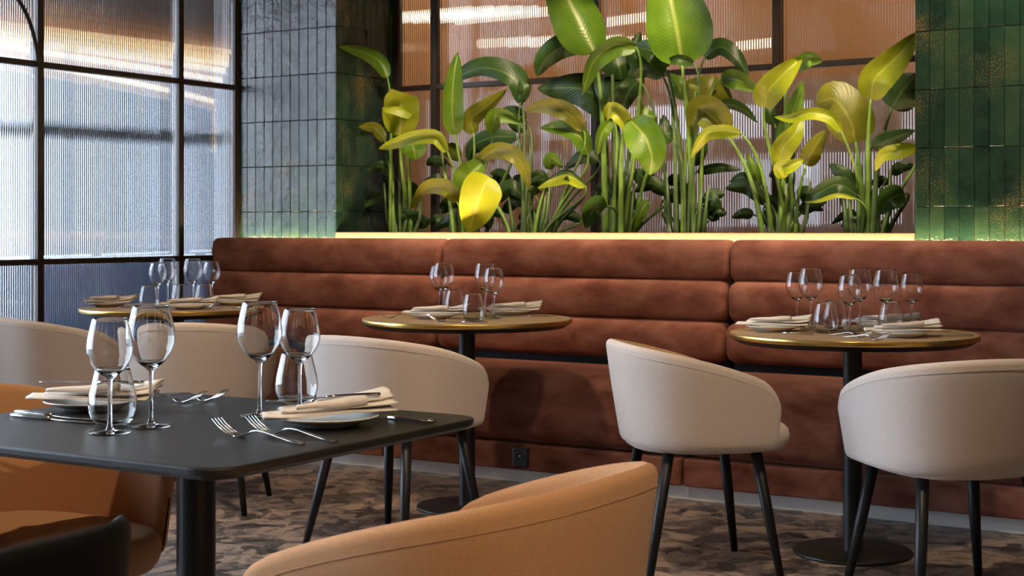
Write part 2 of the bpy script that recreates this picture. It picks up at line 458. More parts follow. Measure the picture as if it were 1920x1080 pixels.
# glazed passage beyond the left partition
VU = -8.6
struct(box('floor_passage', (VU - 4.0, -6.0, -0.1), (GU - 0.06, 17, 0.0), M['paving']))
struct(box('ceiling_passage', (VU, 4.2, 2.82), (GU - 0.06, 17, 2.92), M['ceiling']))
struct(box('wall_passage', (VU - 0.1, 4.2, 0), (VU, 17, 0.86), M['parapet']))
struct(box('trim_3', (VU - 0.1, 4.2, 2.40), (VU, 17, 2.70), M['orangewood']))
struct(box('trim_4', (VU - 0.1, 4.2, 2.70), (VU, 17, 2.92), M['ceiling']))
struct(box('wall_passage_end', (VU, 17, 0), (GU - 0.06, 17.1, 0.86), M['parapet']))
struct(box('trim_5', (VU, 17, 2.40), (GU - 0.06, 17.1, 2.92), M['orangewood']))
struct(box('wall_passage_right', (GU - 0.08, NP + 0.02, 0), (GU, 17, 2.92), M['whitewall']))
window4 = thing('window_4'); struct(window4)
box('rail', (VU - 0.06, 4.2, 1.76), (VU, 17, 1.85), M['navy'], window4)
for k in range(6):
    box('pane', (VU - 0.05, 4.2 + 2.133 * k + 0.03, 0.87), (VU - 0.04, 4.2 + 2.133 * (k + 1) - 0.03, 2.39), M['tintpane'], window4)
    box('mullion', (VU - 0.07, 4.2 + 2.133 * k - 0.03, 0.86), (VU, 4.2 + 2.133 * k + 0.03, 2.40), M['navy'], window4)
box('pane', (VU, 17.04, 0.87), (GU - 0.09, 17.05, 2.39), M['tintpane'], window4)
cove = tube('cove_lamp', [(VU + 0.10, 5.0, 2.46), (VU + 0.10, 15.5, 2.46)], 0.022, M['cove'])
tag(cove, 'warm tube lamp glowing above the passage window behind the left reeded glass', 'lamp')

# room behind the plant niche
BN = 9.2
struct(box('floor_rear', (GU, NB + 0.06, -0.1), (1.5, BN, 0.0), M['floor']))
struct(box('ceiling_rear', (GU, NB + 0.06, CH), (1.5, BN, CH + 0.1), M['ceiling']))
wallr = struct(box('wall_rear', (GU, BN, 2.08), (1.5, BN + 0.1, CH), M['copper']))
struct(box('wall_rear_lower', (GU, BN, 0), (1.5, BN + 0.1, 2.08), M['mauve']))
struct(box('wall_rear_right', (1.5, NP + 0.1, 0), (1.6, BN, CH), M['copper']))
struct(box('wall_rear_left', (GU, NB + 0.06, 0), (GU + 0.05, BN, CH), M['copper']))
M['glow_panel'] = glow('pale_glow_panel', (0.82, 0.88, 1.0), 1.5)
glow_panels = thing('added_glow_panels'); struct(glow_panels)  # glowing panels added to make the pale patches behind the reeded glass
for (x0, x1, y0, y1) in ((872, 1000, 185, 335), (1195, 1345, 195, 262), (1325, 1375, 300, 425), (1555, 1610, 285, 420)):
    a, b = onN(x0, y1, BN - 0.01), onN(x1, y0, BN - 0.01)
    box('pane', (a.x, BN - 0.02, a.z), (b.x, BN - 0.001, b.z), M['glow_panel'], glow_panels)
def hang_tube(u0, u1, n, z, label):
    r = thing('tube_lamp', label, 'lamp', ((u0 + u1) / 2, n, z), group='tube lamps in the rear room')
    h = (u1 - u0) / 2
    tube('tube', [(-h, 0, 0), (h, 0, 0)], 0.028, M['backtube'], r, 10)
    for x in (-h * 0.8, h * 0.8): tube('cord', [(x, 0, 0.028), (x, 0, CH - z)], 0.003, M['blackmetal'], r, 6)
hang_tube(-5.40, -4.60, 7.6, 2.42, 'wide glowing tube lamp seen blurred through the reeded glass above the plants')
hang_tube(-4.72, -4.35, 8.1, 2.28, 'short glowing tube lamp seen blurred through glass beside the tallest leaf')
def lamp_point(name, loc, energy, col, size=0.12, parent=None):
    l = bpy.data.lights.new(name, 'POINT'); l.energy = energy; l.color = col; l.shadow_soft_size = size
    o = link(bpy.data.objects.new(name, l), parent); o.location = loc
    return o
for u, wh in ((-4.6, 'left'), (-2.8, 'middle'), (-0.6, 'right')):  # point lights added to brighten the rear room, given a rose and cord
    r = thing('rear_fill_lamp', 'lamp added to light the rear room, the %s one of three' % wh, 'lamp', (u, 8.0, 2.75), group='added lamps in the rear room')
    lathe('ceiling_rose', [(0.0, 0.17), (0.045, 0.17), (0.05, 0.198), (0.0, 0.198)], M['blackmetal'], r, 20)
    tube('cord', [(0, 0, 0.055), (0, 0, 0.17)], 0.006, M['blackmetal'], r, 8)
    lamp_point('fill_light', (0, 0, 0), 27, (1.0, 0.74, 0.48), 0.05, r)

# ------------------------------------------------------------------ lamps of the dining room
def spot_light(parent, loc, target, energy, angle, col, size=0.05, blend=0.5):
    l = bpy.data.lights.new('spot', 'SPOT'); l.energy = energy; l.color = col; l.spot_size = math.radians(angle)
    l.spot_blend = blend; l.shadow_soft_size = size
    o = link(bpy.data.objects.new('spot_beam', l), parent)
    d = Vector(target) - Vector(loc)
    o.rotation_euler = d.to_track_quat('-Z', 'Y').to_euler()
    return o
WARM = (1.0, 0.77, 0.52)
def downlight(u, n, target, energy, angle, label, col=WARM):
    z = CH - 0.10
    r = thing('downlight', label, 'spotlight', (u, n, z), group='ceiling spotlights')
    lathe('housing', [(0.030, 0.0), (0.042, 0.0), (0.042, 0.10), (0.0, 0.10)], M['blackmetal'], r, 20)
    lathe('lens', [(0.030, 0.015), (0.0, 0.015)], M['lens'], r, 20)
    s = spot_light(r, (u, n, z), target, energy, angle, col)
    s.location = (0, 0, -0.01)
for i, (u, t) in enumerate(((-3.9, -4.4), (-3.0, -3.55), (-2.1, -2.7), (-1.3, -1.9))):
    downlight(u + 0.12, 5.62, (t + 0.1, 6.42, 1.5), 185, 58, 'black ceiling spotlight aimed at the plants, number %s from the left glass' % ['one', 'two', 'three', 'four'][i])
downlight(-1.9, 1.9, (-1.9, 2.0, 0.75), 85, 75, 'black ceiling spotlight above the black square table')
downlight(0.6, 0.6, (-1.1, 1.8, 0.6), 220, 60, 'black ceiling spotlight near the camera aimed at the camel chair')
downlight(-1.0, 3.3, (-1.7, 4.9, 0.7), 150, 70, 'black ceiling spotlight aimed at the right round table')
downlight(-2.6, 3.3, (-3.2, 4.9, 0.7), 150, 70, 'black ceiling spotlight aimed at the middle round table')
downlight(-4.2, 3.3, (-4.8, 4.9, 0.7), 125, 70, 'black ceiling spotlight aimed at the round table by the left glass')
for i, (u, n) in enumerate(((-3.6, -1.2), (-2.0, -1.5), (-0.4, -1.2), (1.4, 0.6), (1.7, 2.4), (1.7, 4.2))):
    r = thing('pendant_lamp', ['slim glowing pendant tube behind the camera, nearest the windows', 'slim glowing pendant tube behind the camera, second from the windows', 'slim glowing pendant tube straight behind the camera', 'slim glowing pendant tube right of the camera', 'slim glowing pendant tube on the right side, level with the black table', 'slim glowing pendant tube on the right side, nearest the bench'][i], 'lamp', (u, n, 1.95), group='pendant tubes behind the camera')
    tube('tube', [(0, 0, 0), (0, 0, 0.6)], 0.025, M['tube'], r, 12)
    tube('cord', [(0, 0, 0.6), (0, 0, CH - 1.95)], 0.004, M['blackmetal'], r, 6)

# ------------------------------------------------------------------ banquette
def rr_section(cy, cz, hy, hz, off, n=28, p=3.2):
    out = []
    for k in range(n):
        a = 2 * PI * k / n
        c, s = math.cos(a), math.sin(a)
        out.append((cy + (hy - off) * math.copysign(abs(c) ** (2 / p), c), cz + (hz - off) * math.copysign(abs(s) ** (2 / p), s)))
    return out
def cushion(name, u0, u1, y0, y1, z0, z1, parent, r=0.045, p=3.2, m=None):
    cy, cz, hy, hz = (y0 + y1) / 2, (z0 + z1) / 2, (y1 - y0) / 2, (z1 - z0) / 2
    st = []
    for k in range(7):
        t = k / 6; st.append((u0 + r * (1 - math.cos(t * PI / 2)), r * (1 - math.sin(t * PI / 2))))
    mid = [(u0 + r + (u1 - u0 - 2 * r) * k / 10, 0.0) for k in range(1, 10)]
    en = [(u1 - (a - u0), o) for a, o in st[::-1]]
    rows = st + mid + en
    vs = []; n = 28
    for x, off in rows: vs += [(x, y, z) for y, z in rr_section(cy, cz, hy, hz, off, n, p)]
    fs = grid_faces(len(rows), n, True)
    fs.append(tuple(range(n))[::-1]); fs.append(tuple(range((len(rows) - 1) * n, len(rows) * n)))
    return meshobj(name, vs, fs, m or M['velvet'], parent)
BW = 1.497
mods = [(-5.53, 'russet velvet bench section nearest the left glass wall, behind the left round table'),
        (-4.025, 'russet velvet bench section in the middle, behind the middle round table'),
        (-2.525, 'russet velvet bench section on the right, behind the right round table'),
        (-1.025, 'russet velvet bench section beyond the right edge of the picture')]
first = None
for u, lab in mods:
    if first is None:
        r = first = thing('banquette', lab, 'bench', (u, 5.5, 0), group='velvet bench sections along the back wall')
        L = BW
        cushion('back_roll', 0, L, 0.455, 0.60, 0.872, 1.056, r, 0.03)
        cushion('back_roll', 0, L, 0.425, 0.59, 0.694, 0.878, r)
        cushion('back_roll', 0, L, 0.395, 0.58, 0.522, 0.700, r)
        cushion('seat', 0.002, L - 0.002, -0.045, 0.47, 0.172, 0.50, r, 0.04, 5.0)
        box('plinth', (0.004, -0.02, 0.058), (L - 0.004, 0.40, 0.170), M['velvet'], r, 0.008)
        box('back_panel', (0.01, 0.50, 0.06), (L - 0.01, 0.585, 1.0), M['navy'], r)
    else:
        copy_thing(first, (u, 5.5, 0), 0, lab)
struct(box('baseboard_back', (-5.5, 5.525, 0.0), (0.46, 5.545, 0.056), M['brushed']))
led = box('led_strip', (GU + 0.05, 6.104, 1.038), (0.45, 6.122, 1.044), M['led'])
tag(led, 'hidden warm light strip glowing between bench top and tiled wall', 'light strip')
sk = onN(978, 857, 5.478)
sk.y = 5.4755
s = thing('power_socket', 'square black power socket on the bench plinth', 'socket', sk)
box('plate', (-0.038, -0.012, -0.04), (0.038, 0.004, 0.04), M['socket'], s, 0.004)
lathe('socket_ring', [(0.021, 0.0), (0.024, 0.003), (0.021, 0.004), (0.018, -0.006), (0.0, -0.006)], M['blackmetal'], s, 24).rotation_euler = (PI / 2, 0, 0)
s.children[-1].location = (0, -0.012, 0)
pn = tube('pin', [(0, -0.006, 0.006), (0, -0.016, 0.006)], 0.0025, M['steel'], s, 8)

# ------------------------------------------------------------------ tub chairs
def horseshoe(W, B, YF, p=2.35, n=120):
    pts = []
    for k in range(n + 1):                          # back centre -> side
        a = PI / 2 * k / n
        pts.append(Vector((W * abs(math.sin(a)) ** (2 / p), -B * abs(math.cos(a)) ** (2 / p))))
    for k in range(1, 41):
        t = k / 40; pts.append(Vector((W * (1 - 0.05 * t * t), YF * t)))
    L = [0.0]
    for a, b in zip(pts[:-1], pts[1:]): L.append(L[-1] + (b - a).length)
    return pts, L
def hs_at(H, s):
    pts, L = H; sg = 1 if s >= 0 else -1; s = abs(s) * L[-1]
    i = 1
    while i < len(L) - 1 and L[i] < s: i += 1
    t = (s - L[i - 1]) / max(1e-9, L[i] - L[i - 1]); p = pts[i - 1].lerp(pts[i], min(t, 1))
    j = max(1, min(len(pts) - 2, i)); d = (pts[j + 1] - pts[j - 1]).normalized()
    nrm = Vector((d.y, -d.x))                       # outward
    return Vector((sg * p.x, p.y)), Vector((sg * nrm.x, nrm.y))
def make_chair(label, outer, inner, loc, rz, seatm=None):
    root = thing('tub_chair', label, 'chair', loc, rz)
    W, B, YF = 0.298, 0.280, 0.215
    H = horseshoe(W, B, YF); Ltot = H[1][-1]
    ZB, ZS, TH = 0.412, 0.445, 0.034
    def ztop(a):
        z = 0.746 - 0.135 * a ** 2.1
        r = 0.085; d = (1 - a) * Ltot
        if d < r: z -= r * 1.0 * (1 - math.sqrt(max(0, 1 - ((r - d) / r) ** 2)))
        return z
    qs = []
    for k in range(45):
        t = -1 + 2 * k / 44
        qs.append(t)
    qs = sorted(set(qs + [-0.99, -0.975, 0.975, 0.99, -0.995, 0.995, -0.93, 0.93]))
    def flare(z): return -0.050 * (1 - (z - ZB) / (0.746 - ZB)) ** 1.2
    O, I, SE = [], [], []
    for q in qs:
        a = abs(q); p, n = hs_at(H, q); zt = ztop(a)
        d = (1 - a) * Ltot; e = 0.017
        th = TH * (1 if d > e else math.sqrt(max(0.02, 1 - ((e - d) / e) ** 2)))
        mid = -TH / 2
        half = th / 2
        rim = []
        # outer column from bottom edge up, then half of the rim
        col = []
        for zz in (0.0, 0.25, 0.6, 1.0):            # rounded lower edge
            ang = zz * PI / 2
            z = ZB + 0.022 * (1 - math.cos(ang)); off = flare(z) - 0.022 * (1 - math.sin(ang))
            col.append((off, z))
        for k in range(1, 9):
            z = ZB + 0.022 + (zt - half - ZB - 0.022) * k / 8
            col.append((flare(z), z))
        fl = flare(zt - half)
        for an in (30, 60, 90):
            an = math.radians(an)
            col.append((fl - half + half * math.cos(an), zt - half + half * math.sin(an)))
        c = (mid + half)
        O += [Vector((p.x + n.x * (o + mid + half), p.y + n.y * (o + mid + half), z)) for o, z in col]
        ic = []
        for an in (90, 120, 150, 180):
            an = math.radians(an)
            ic.append((fl - half + half * math.cos(an), zt - half + half * math.sin(an)))
        zi0 = zt - half
        for k in range(1, 8):
            z = zi0 + (ZS - 0.02 - zi0) * k / 7
            ic.append((flare(max(z, ZB)) - 2 * half, z))
        I += [Vector((p.x + n.x * (o + mid + half), p.y + n.y * (o + mid + half), z)) for o, z in ic]
        zz = zt - half - 0.012
        SE.append(Vector((p.x + n.x * (flare(zz) + mid + half + 0.0004), p.y + n.y * (flare(zz) + mid + half + 0.0004), zz)))
    no, ni = 15, 11
    fo = grid_faces(len(qs), no); fi = grid_faces(len(qs), ni)
    # underside
    oc = len(O); O.append(Vector((0, -0.02, ZB)))
    for k in range(len(qs) - 1): fo.append((k * no, oc, (k + 1) * no))
    fo.append(((len(qs) - 1) * no, oc, 0))
    sh = meshobj('outer_shell', O, fo, outer, root)
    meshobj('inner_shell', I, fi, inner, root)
    tube('rim_seam', SE[3:-3], 0.0007, outer, sh, 5)
    # seat cushion
    vs = []; n = 44
    prof = [(0.0, -0.05), (0.80, -0.05), (0.94, -0.042), (0.985, -0.025), (1.0, -0.005), (0.985, 0.015), (0.94, 0.027), (0.80, 0.034), (0.4, 0.038), (0.0, 0.039)]
    for k, z in prof:
        for j in range(n):
            a = 2 * PI * j / n; c, s_ = math.cos(a), math.sin(a)
            x = 0.226 * math.copysign(abs(c) ** (2 / 3.0), c); y = 0.262 * math.copysign(abs(s_) ** (2 / 3.0), s_)
            vs.append((x * k, 0.035 + y * k, 0.448 + z))
    meshobj('seat', vs, grid_faces(len(prof), n, True), seatm or inner, root)
    for sx in (-1, 1):
        for sy in (-1, 1):
            yt, yb = (0.15, 0.215) if sy > 0 else (-0.13, -0.215)
            tube('leg', [(sx * 0.165, yt, 0.415), (sx * 0.195, (yt + yb) / 2, 0.21), (sx * 0.228, yb, 0.0)], [0.019, 0.017, 0.0115], M['legs'], root, 12)
    return root
def facing(u, n): return math.atan2(n, u) - PI / 2     # rz that turns local +y to (u, n)
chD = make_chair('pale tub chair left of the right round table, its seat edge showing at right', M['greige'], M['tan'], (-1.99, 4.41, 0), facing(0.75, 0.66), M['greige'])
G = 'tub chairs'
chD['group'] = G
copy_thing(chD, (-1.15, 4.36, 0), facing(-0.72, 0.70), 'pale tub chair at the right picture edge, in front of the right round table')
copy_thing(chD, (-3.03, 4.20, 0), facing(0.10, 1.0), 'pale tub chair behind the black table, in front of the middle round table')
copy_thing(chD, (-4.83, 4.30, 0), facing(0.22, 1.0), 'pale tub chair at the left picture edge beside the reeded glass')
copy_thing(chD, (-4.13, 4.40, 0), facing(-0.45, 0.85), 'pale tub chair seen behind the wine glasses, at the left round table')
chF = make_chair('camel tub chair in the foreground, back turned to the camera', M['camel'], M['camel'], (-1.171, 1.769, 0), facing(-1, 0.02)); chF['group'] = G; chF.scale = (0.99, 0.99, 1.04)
copy_thing(chF, (-2.41, 2.02, 0), facing(1, 0), 'camel tub chair at the left end of the black table, half under it')

# black chair, bottom left corner
r = thing('dining_chair', 'black chair with a straight panel back, cropped in the bottom left corner', 'chair', (-1.445, 0.99, -0.0), 0)
vs = []
# panel along y (depth), far end at y = 0.22 ; slight curve towards -x at the ends
for k in range(25):
    t = -1 + 2 * k / 24; y = 0.22 * t; x = 0.205 - 0.03 * abs(t) ** 6.0
    nx = 1.0
    for (dx, z) in ((0, 0.50), (0.014, 0.60), (0.028, 0.763), (0.024, 0.775), (0.014, 0.779), (0.004, 0.775), (0.0, 0.763), (-0.014, 0.60), (-0.028, 0.50)):
        vs.append((x + dx, y, z))
fs = grid_faces(25, 9, True); fs.append(tuple(range(9))[::-1]); fs.append(tuple(range(24 * 9, 25 * 9)))
M['ebony'] = simple('ebony_chair', (0.003, 0.003, 0.004), 0.55, spec=0.12)
o = meshobj('backrest', vs, fs, M['ebony'], r)
bm = bmesh.new(); bm.from_mesh(o.data); bmesh.ops.recalc_face_normals(bm, faces=bm.faces); bm.to_mesh(o.data); bm.free()
box('seat', (-0.24, -0.22, 0.43), (0.20, 0.22, 0.475), M['legs'], r, 0.015)
for sx, sy in ((-1, -1), (-1, 1), (1, -1), (1, 1)):
    tube('leg', [(sx * 0.17, sy * 0.17, 0.44), (sx * 0.21, sy * 0.20, 0)], [0.019, 0.012], M['legs'], r, 10)
for sy in (-1, 1): tube('back_post', [(0.17, sy * 0.15, 0.45), (0.205, sy * 0.15, 0.60)], 0.012, M['legs'], r, 8)

# ------------------------------------------------------------------ tables
TZ = 0.75
def round_table(loc, label, first=None):
    if first: return copy_thing(first, loc, 0, label)
    r = thing('round_table', label, 'table', loc, 0, 'round tables along the bench'); R = 0.415
    lathe('table_top', [(0, TZ), (R - 0.001, TZ)], M['oak'], r, 96)
    lathe('rim', [(R - 0.0015, TZ + 0.0002), (R, TZ), (R + 0.001, TZ - 0.002), (R + 0.001, TZ - 0.015), (R - 0.001, TZ - 0.017)], M['brass'], r, 96)
    lathe('underside', [(R - 0.001, TZ - 0.017), (R - 0.030, TZ - 0.034), (0, TZ - 0.034)], M['blackmetal'], r, 96)
    box('mounting_plate', (-0.09, -0.09, TZ - 0.046), (0.09, 0.09, TZ - 0.034), M['blackmetal'], r, 0.003)
    lathe('pole', [(0.032, 0.012), (0.032, TZ - 0.046)], M['blackmetal'], r, 28)
    lathe('base', [(0.0, 0.0), (0.198, 0.0), (0.20, 0.003), (0.20, 0.009), (0.197, 0.012), (0, 0.012)], M['blackmetal'], r, 64)
    return r
tR = round_table((-1.622, 4.90, 0), 'brass rimmed round table on the right, set for three')
round_table((-3.19, 4.905, 0), 'brass rimmed round table in the middle, set for two', tR)
round_table((-4.76, 4.90, 0), 'brass rimmed round table on the left beside the reeded glass', tR)

def rrect(x0, x1, y0, y1, r, z, n=10):
    out = []
    for cx, cy, a0 in ((x1 - r, y1 - r, 0), (x0 + r, y1 - r, 90), (x0 + r, y0 + r, 180), (x1 - r, y0 + r, 270)):
        for k in range(n + 1):
            a = math.radians(a0 + 90 * k / n); out.append((cx + r * math.cos(a), cy + r * math.sin(a), z))
    return out
r = thing('square_table', 'black square table with rounded corners in the foreground', 'table', (-1.91, 1.98, 0))
X0, X1, Y0, Y1 = -0.41, 0.415, -0.35, 0.385
vs = []; ins = [(0.006, TZ), (0.002, TZ - 0.001), (0, TZ - 0.004), (0.001, TZ - 0.012), (0.012, TZ - 0.020), (0.030, TZ - 0.024)]
for d, z in ins: vs += rrect(X0 + d, X1 - d, Y0 + d, Y1 - d, 0.06 - d * 0.6, z)
n = 44; fs = grid_faces(len(ins), n, True, True); fs.append(tuple(range(n))); fs.append(tuple(range((len(ins) - 1) * n, len(ins) * n))[::-1])
meshobj('table_top', vs, fs, M['tabletop'], r, False)
lathe('column', [(0.035, 0.012), (0.035, TZ - 0.024)], M['blackmetal'], r, 28, (0.03, 0.01, 0))
box('mounting_plate', (-0.13, -0.15, TZ - 0.034), (0.19, 0.17, TZ - 0.024), M['blackmetal'], r, 0.003)
lathe('base', [(0.0, 0.0), (0.238, 0.0), (0.24, 0.003), (0.24, 0.010), (0.236, 0.012), (0, 0.012)], M['blackmetal'], r, 64, (0.03, 0.01, 0))

# ------------------------------------------------------------------ glassware
def wine_glass_proto(big):
    k = 1.0 if big else 0.925
    H = 0.216 if big else 0.199; R = 0.043 if big else 0.040
    zb = H * 0.47                                   # bottom of the bowl
    th = 0.0011
    def bowl_r(t): # t 0..1 bottom to rim
        ks = [(0, 0.10), (0.08, 0.42), (0.18, 0.68), (0.3, 0.88), (0.42, 0.98), (0.52, 1.0), (0.65, 0.965), (0.8, 0.88), (0.92, 0.80), (1.0, 0.75)]
        for (a, x), (b, y) in zip(ks[:-1], ks[1:]):
            if t <= b:
                u = (t - a) / (b - a); return R * (x + (y - x) * u)
        return R * 0.75
    outer = [(bowl_r(i / 24), zb + (H - zb) * i / 24) for i in range(25)]
    outer[0] = (0.0044, zb - 0.002)
    inner = [(max(0.0, bowl_r(i / 24) - th), zb + (H - zb) * i / 24) for i in range(24, 1, -1)]
    inner[-1] = (inner[-1][0] * 0.8, zb + 0.010); inner.append((inner[-1][0] * 0.5, zb + 0.0075)); inner.append((0.0, zb + 0.0068))
    rim = [(outer[-1][0] - th / 2, H + 0.0005)]
    bowl = outer + rim + inner
    stem = [(0.0075, 0.0055), (0.0052, 0.010), (0.0040, 0.018), (0.0036, 0.040), (0.0035, zb * 0.7), (0.0037, zb - 0.012), (0.0044, zb - 0.002)]
    foot = [(0.0, 0.0005), (0.032, 0.0), (0.0358, 0.0006), (0.0364, 0.0014), (0.0355, 0.0021), (0.025, 0.0027), (0.014, 0.0037), (0.0075, 0.0055)]
    r = thing('wine_glass', 'x', 'wine glass')
    lathe('bowl', bowl, M['wglass'], r, 40); lathe('stem', stem, M['wglass'], r, 16 if False else 40); lathe('foot', foot, M['wglass'], r, 40)
    return r
def tumbler_proto():
    H = 0.102
    ks = [(0.0, 0.026), (0.04, 0.031), (0.12, 0.038), (0.25, 0.0425), (0.38, 0.0435), (0.55, 0.0415), (0.75, 0.0365), (1.0, 0.0305)]
    def rr(t):
        for (a, x), (b, y) in zip(ks[:-1], ks[1:]):
            if t <= b: return x + (y - x) * (t - a) / (b - a)
        return ks[-1][1]
    outer = [(0, 0.0008), (0.022, 0.0)] + [(rr(i / 26), H * i / 26) for i in range(27)]
    inner = [(rr(i / 26) - 0.0013, H * i / 26) for i in range(26, 2, -1)] + [(0.027, 0.009), (0.012, 0.0075), (0, 0.0072)]
    r = thing('tumbler', 'x', 'tumbler')
    lathe('body', outer + [(outer[-1][0] - 0.0006, H + 0.0006)] + inner, M['wglass'], r, 48)
    return r
PROTO = {}
def place(kind, maker, loc, rz, label, group):
    loc = Vector(loc)
    if kind not in PROTO:
        o = PROTO[kind] = maker(); o.location = loc; o.rotation_euler = (0, 0, rz); o['label'] = label; o['group'] = group
        return o
    return copy_thing(PROTO[kind], loc, rz, label, group)
ZT = TZ + 0.0005
def big(px, d, lab): place('wb', lambda: wine_glass_proto(True), cd(px, d, ZT), 0, lab, 'wine glasses')
def small(px, d, lab): place('ws', lambda: wine_glass_proto(False), cd(px, d, ZT), 0, lab, 'wine glasses')
def tumb(px, d, lab): place('t', tumbler_proto, cd(px, d, ZT), 0.3, lab, 'stemless tumblers')
# foreground table
small(206, 2.568, 'small wine glass nearest the camera, left on the black table')
big(283, 2.65, 'tall wine glass on the left of the black table, just behind the small one')
big(487, 2.80, 'tall wine glass standing alone between the forks and the back of the black table')
small(562, 2.875, 'small wine glass in front of the tumbler, beside the right plate on the black table')
tumb(211, 2.675, 'stemless tumbler behind the nearest wine glass on the black table')
tumb(556, 3.0, 'stemless tumbler at the back of the black table beside the right plate')
# right table
small(1494, 5.33, 'small wine glass furthest left on the right round table')
big(1520, 5.20, 'tall wine glass second from left on the right round table')
small(1593, 4.98, 'small wine glass in the front middle of the right round table')
big(1612, 5.12, 'tall wine glass just behind the middle small glass on the right round table')
big(1661, 5.00, 'tall wine glass second from right on the right round table')
small(1709, 5.15, 'small wine glass furthest right on the right round table')
tumb(1548, 5.02, 'stemless tumbler in front, left of the middle glasses on the right round table')
tumb(1566, 5.16, 'stemless tumbler half hidden behind another on the right round table')
tumb(1670, 5.10, 'stemless tumbler before the rear plate on the right round table')
# middle table
big(832, 6.02, 'tall wine glass on the left of the middle round table')
small(823, 6.17, 'small wine glass hidden behind the left tall glass on the middle round table')
big(910, 5.95, 'tall wine glass on the right of the middle round table')
small(926, 5.82, 'small wine glass furthest right on the middle round table')
tumb(853, 6.10, 'stemless tumbler beside the left wine glasses on the middle round table')
tumb(888, 5.68, 'stemless tumbler at the front centre of the middle round table')
# left table
small(296, 6.72, 'small wine glass furthest left on the left round table')
big(314, 6.88, 'tall wine glass behind the leftmost small glass on the left round table')
big(362, 6.80, 'tall wine glass in the centre of the left round table')
small(397, 6.95, 'small wine glass furthest right on the left round table against the bench')
tumb(280, 6.50, 'stemless tumbler furthest left on the left round table')
tumb(340, 6.68, 'stemless tumbler in the middle of the left round table')
tumb(384, 6.68, 'stemless tumbler furthest right on the left round table')

# ------------------------------------------------------------------ plates and napkins
def plate_proto():
    r = thing('plate', 'x', 'plate')
    lathe('dish', [(0, 0.0015), (0.052, 0.0), (0.055, 0.001), (0.058, 0.004), (0.082, 0.0115), (0.0945, 0.0165), (0.0955, 0.018), (0.094, 0.0190), (0.080, 0.0145), (0.058, 0.008), (0.052, 0.0068), (0, 0.0066)], M['porcelain'], r, 56)
    return r
def napkin_proto(seed):
    rnd = random.Random(seed)
    r = thing('napkin', 'x', 'napkin')
    L = 0.126
    def slab(vs, fs, z0, th, wf, wb, x0, x1, lift):
        n, m = 22, 9; o = len(vs)
        def row(i, top):
            t = i / (n - 1); x = x0 + (x1 - x0) * t
            tp = 1 - 0.62 * max(0, (0.42 - t) / 0.42) ** 1.6      # pointed left end
            out = []
            for j in range(m):
                u = -1 + 2 * j / (m - 1)
                y = (u * (wb if u > 0 else wf)) * tp + 0.006 * math.sin(5 * t + seed)
                e = 1 - 0.75 * max(0, abs(u) - 0.75) / 0.25 * 0.9
                z = z0 + 0.0025 * math.sin(7 * t + 3 * u + seed) + lift * max(0, t - 0.55) ** 1.5 * 3 + 0.004 * (u + 0.2) * t
                out.append(Vector((x + 0.004 * math.sin(2.2 * u + seed), y, z + (th / 2 if top else -th / 2) * e)))
            return out
        for top in (True, False):
            for i in range(n): vs += row(i, top)
        g = grid_faces(n, m); h = n * m
        fs += [tuple(o + k for k in f)[::-1] for f in g] + [tuple(o + h + k for k in f) for f in g]
        for i in range(n - 1):
            for j in (0, m - 1):
                a, b = o + i * m + j, o + (i + 1) * m + j
                fs.append((a, b, b + h, a + h) if j else (b, a, a + h, b + h))
        for j in range(m - 1):
            for i in (0, n - 1):
                a, b = o + i * m + j, o + i * m + j + 1
                fs.append((b, a, a + h, b + h) if i else (a, b, b + h, a + h))
    vs, fs = [], []
    slab(vs, fs, 0.005, 0.006, 0.050, 0.044, -L, L * 0.96, 0.004)
    slab(vs, fs, 0.0122, 0.006, 0.042, 0.046, -L * 0.72, L, 0.010)
    slab(vs, fs, 0.0195, 0.006, 0.020, 0.047, -L * 0.15, L * 1.02, 0.013)
    meshobj('folded_cloth', vs, fs, M['linen'], r)
    # rolled front flap: a flattened spiral of cloth
    vs = []; n = 20; prof = []
    for k in range(30):
        a = 0.3 + 2 * PI * 1.45 * k / 29; q = 1 - 0.62 * k / 29
        prof.append((math.cos(a) * q, math.sin(a) * q))
    for i in range(n):
        t = i / (n - 1); x = -L * 0.62 + t * L * 1.10
        ry, rz = 0.0165 * (0.45 + 0.55 * min(1, t * 1.6)), 0.0098 * (0.40 + 0.60 * min(1, t * 1.4))
        for c, s_ in prof: vs.append((x + 0.003 * c, -0.036 - 0.004 * math.sin(3 * t) + ry * c, 0.0175 + rz * 0.55 + rz * s_ + 0.0008 * math.sin(9 * t)))
    o = meshobj('rolled_flap', vs, grid_faces(n, 30), M['linen'], r)
    sm = o.modifiers.new('thickness', 'SOLIDIFY'); sm.thickness = 0.0016; sm.offset = 0
    return r
def setting(px, d, rz, nap, lab, nlab):
    p = cd(px, d, ZT)
    place('plate', plate_proto, p, 0, lab, 'small white plates')
    place('nap%d' % nap, lambda: napkin_proto(nap), p + Vector((0, 0, 0.0205)), rz, nlab, 'folded napkins')
    return p
R_ = math.radians
P1 = setting(612, 2.67, R_(66), 0, 'white plate on the right side of the black table', 'folded cream napkin with a knife on it, right on the black table')
P2 = setting(175, 2.908, R_(31), 1, 'white plate on the left end of the black table', 'folded cream napkin on the plate at the left of the black table')
setting(1450, 5.13, R_(20), 1, 'white plate at the left edge of the right round table', 'folded napkin at the left edge of the right round table')
setting(1690, 4.84, R_(38), 0, 'white plate at the front of the right round table', 'folded napkin at the front of the right round table')
setting(1655, 5.27, R_(30), 2, 'white plate at the rear of the right round table', 'folded napkin at the rear of the right round table')
setting(815, 5.83, R_(25), 0, 'white plate at the left of the middle round table', 'folded napkin at the left of the middle round table')
setting(957, 6.10, R_(32), 1, 'white plate at the rear right of the middle round table', 'folded napkin at the rear right of the middle round table')
